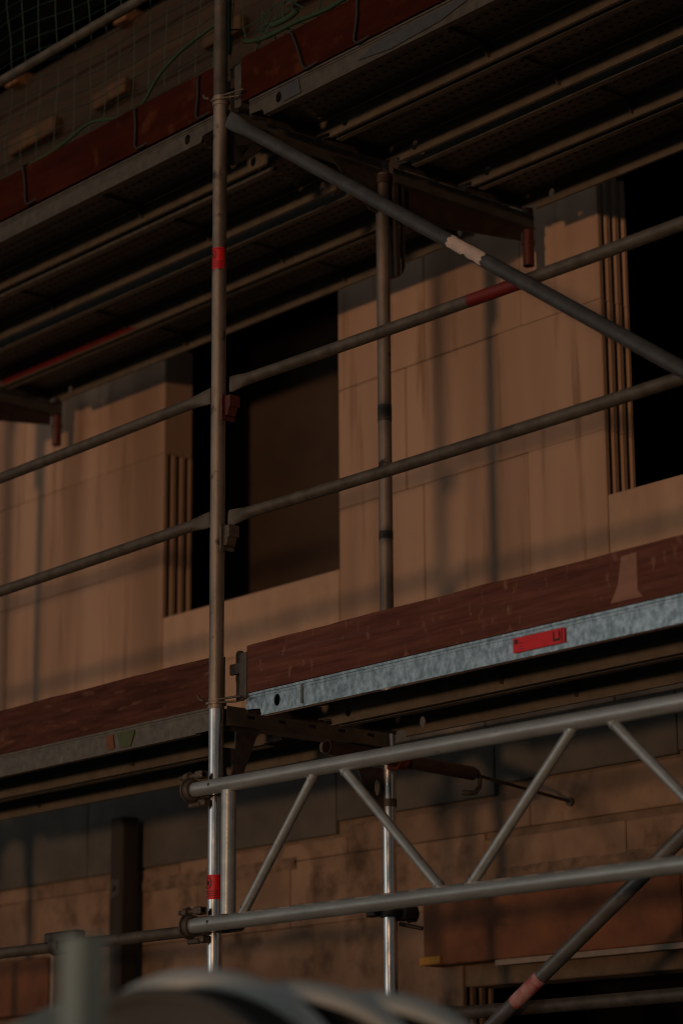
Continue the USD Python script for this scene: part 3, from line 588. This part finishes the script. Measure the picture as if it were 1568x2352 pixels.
# ---------------------------------------------------------------- timber prop by the wall
tp = thing('timber_prop', 'dark upright timber by the wall at lower left', 'timber post')
obj('post', bbox(-2.605, -2.515, 1.47, 1.56, GZ, .05, .006), 'prop_wood', tp); obj('bolt_plate', cat(bbox(-2.59, -2.53, 1.463, 1.471, -.30, -.22, .003), tube((-2.56, 1.45, -.262), (-2.56, 1.465, -.262), .011, 8)), 'steel_dark', tp)

# ---------------------------------------------------------------- safety net
nt = thing('safety_net', 'green safety net hanging inside the rail above the red boards', 'safety net')
def netpt(u, v):
    p = np.array([[u*2.1, v*2.3, 5.0], [u*2.1+9, v*2.3, 1.0], [u*2.1, v*2.3+7, 3.0]]); w = meshkit.fbm(p, 3, 2)-.5
    return np.array([u+.05*w[0], .085+.10*w[1], v+.05*w[2]+.02*math.sin(u*3.1)])
cs_ = []
for u in np.arange(-2.6, -.02, .098): cs_.append(sweep([netpt(u, v) for v in np.arange(2.30, 3.45, .06)], .0016, 3, caps=False))
for v in np.arange(2.34, 3.45, .06): cs_.append(sweep([netpt(u, v) for u in np.arange(-2.6, -.02, .098)], .0016, 3, caps=False))
obj('mesh', cat(*cs_), 'net_green', nt, kind='stuff')
cs_ = []
for k in range(46):                                                             # the part right of the post hangs slack and tangled
    r_ = np.random.default_rng(100+k); u, v = r_.uniform(.03, .75), r_.uniform(2.29, 3.0); d = r_.normal(size=2); d /= np.linalg.norm(d); L = r_.uniform(.15, .5)
    pts = []
    for s in np.linspace(0, 1, 9):
        pts.append(netpt(u+d[0]*L*s+.03*math.sin(6*s+k), max(2.27, v+d[1]*L*s+.03*math.cos(5*s+k)))+np.array([0, r_.uniform(-.008, .008), 0]))
    cs_.append(sweep(pts, .003, 4, caps=False))
obj('slack_cords', cat(*cs_), 'net_green', nt, kind='stuff')
R_ = [(-2.5, .07, 2.285), (-1.9, .062, 2.29), (-1.3, .05, 2.283), (-1.0, .055, 2.305), (-.85, .05, 2.325), (-.7, .055, 2.295), (-.53, .05, 2.285), (-.42, .03, 2.335), (-.3, .03, 2.39), (-.18, .03, 2.415), (-.06, .04, 2.44)]
def smoothp(P, n=8):
    from scipy.interpolate import CubicSpline
    P = np.array(P); s = np.arange(len(P)); return CubicSpline(s, P)(np.linspace(0, len(P)-1, n*len(P)))
obj('edge_rope', cat(sweep(smoothp(R_), .0065, 8), sweep(smoothp([(.05, .06, 2.33), (.2, .06, 2.30), (.36, .05, 2.29), (.5, .06, 2.285), (.62, .065, 2.295), (.8, .07, 2.275), (1.0, .07, 2.27), (1.3, .07, 2.27)]), .008, 8), sweep(smoothp([(.22, .05, 2.325), (.3, .045, 2.318), (.36, .04, 2.322)]), .010, 8)), 'net_rope', nt, smooth=True)
obj('folds', cat(*[sweep(smoothp([(-.10+.012*k, .05+.01*(k % 3), 2.27+.01*k), (-.07+.01*k, .055, 2.55), (-.055+.008*k, .06, 2.8+.01*k), (-.05+.012*k, .06, 3.3)], 5), .007, 6) for k in range(6)]), 'net_rope', nt, smooth=True)

# ---------------------------------------------------------------- foreground, out of focus: lids with pale rims leaning on a rack
ax = np.array([-.22, .975, 0]); ax /= np.linalg.norm(ax)
FWD, RGT, UPV = np.array([-.753, .658, 0]), np.array([.658, .753, 0]), np.array([0, 0, 1.0])
def turned(pts, c, axis, n=80):
    axis = axis/np.linalg.norm(axis); u = UPV-axis*(UPV@axis); u /= np.linalg.norm(u); w = np.cross(axis, u); V = []; F = []; k = len(pts)
    for th in np.linspace(0, 2*np.pi, n, endpoint=False):
        for q, r in pts: V.append(c+axis*q+r*(math.cos(th)*u+math.sin(th)*w))
    for i in range(n):
        for j in range(k-1):
            a, b = i*k+j, ((i+1) % n)*k+j; F += [[a, b, b+1], [a, b+1, a+1]]
    m = trimesh.Trimesh(V, F, process=False); trimesh.repair.fix_normals(m); return m
LR = .2535; LAX = np.array([-.5676, .7123, .4129])
for k, (apex, l) in enumerate(((np.array([2.9726, -2.3539, -1.3982]), 'leftmost leaning lid with pale rim at the bottom edge, in front of the others'), (np.array([3.0263, -2.2069, -1.4153]), 'middle leaning lid with pale rim, partly behind the left one'), (np.array([3.0688, -2.0745, -1.4279]), 'rightmost leaning lid with pale rim, at the end of the row'))):
    axis = LAX/np.linalg.norm(LAX); W = .056; c = apex
    ld_ = thing('drum_lid', l, 'lid', 'blurred lids with pale rims in the foreground')
    obj('rim', turned([(0, LR-.014), (-.003, LR-.007), (0, LR-.001), (.006, LR+.001), (W*.5, LR+.003), (W-.006, LR+.001), (W, LR-.004), (W, LR-.014), (0, LR-.014)], c, axis), 'pipe_grey', ld_, smooth=50)
    obj('disc', turned([(.020, .0004), (.020, LR-.016), (.048, LR-.016), (.048, .0004), (.020, .0004)], c, axis), 'drum_core', ld_, smooth=40)
    obj('raised_ring', turned([(.0195, LR*.40), (.006, LR*.44), (.006, LR*.60), (.0195, LR*.66)], c, axis), 'drum_hub', ld_, smooth=40)
axis = LAX/np.linalg.norm(LAX); u = UPV-axis*(UPV@axis); u /= np.linalg.norm(u)
ld_ = thing('drum_lid', 'dull grey lid without pale rim at bottom left, in front of the leftmost pale one', 'lid', 'blurred lids with pale rims in the foreground'); c = np.array([3.152, -2.60, -1.198])-u*.21
obj('rim', turned([(0, .196), (-.003, .203), (0, .209), (.010, .211), (.030, .206), (.030, .196), (0, .196)], c, axis), 'drum_hub', ld_, smooth=50)
obj('disc', turned([(.012, .0004), (.012, .194), (.028, .194), (.028, .0004), (.012, .0004)], c, axis), 'drum_hub', ld_, smooth=40)
obj('raised_ring', turned([(.0115, .10), (.002, .108), (.002, .135), (.0115, .145)], c, axis), 'drum_core', ld_, smooth=40)
PC = np.array([3.0, -2.2, -1.507]); R = .05
sg = thing('stillage', 'blurred grey steel rack post and strut at bottom left', 'rack')
e1 = ax; e2 = np.array([ax[1], -ax[0], 0]); corner = np.array([3.736, -3.138, -1.190])
def foot(c): return np.array([c[0], c[1], 0])
cn = [corner, corner+e1*1.75+np.array([0, 0, -.40]), corner-e2*1.25+np.array([0, 0, -.40]), corner+e1*1.75-e2*1.25+np.array([0, 0, -.40])]
for c in cn: obj('post', bbox(c[0]-.022, c[0]+.022, c[1]-.022, c[1]+.022, GZ, c[2], .004), 'stillage_grey', sg)
zb = PC[2]-R-.03
for q in (.55, .86, 1.18): obj('bearer', sweep([foot(corner)+e1*q+np.array([0, 0, zb])-e2*1.27, foot(corner)+e1*q+np.array([0, 0, zb])+e2*.02], .027, 8), 'stillage_grey', sg)
for c in (cn[0], cn[2]): obj('side_rail', sweep([foot(c)+np.array([0, 0, zb-.05]), foot(c)+e1*1.75+np.array([0, 0, zb-.05])], .024, 8), 'stillage_grey', sg)
fl = foot(cn[2])
obj('strut', sweep([np.array([2.52, -2.98, zb-.05]), np.array([2.70, -2.78, -1.36]), np.array([2.655, -2.35, -1.195])], .040, 12), 'stillage_grey', sg, smooth=50)
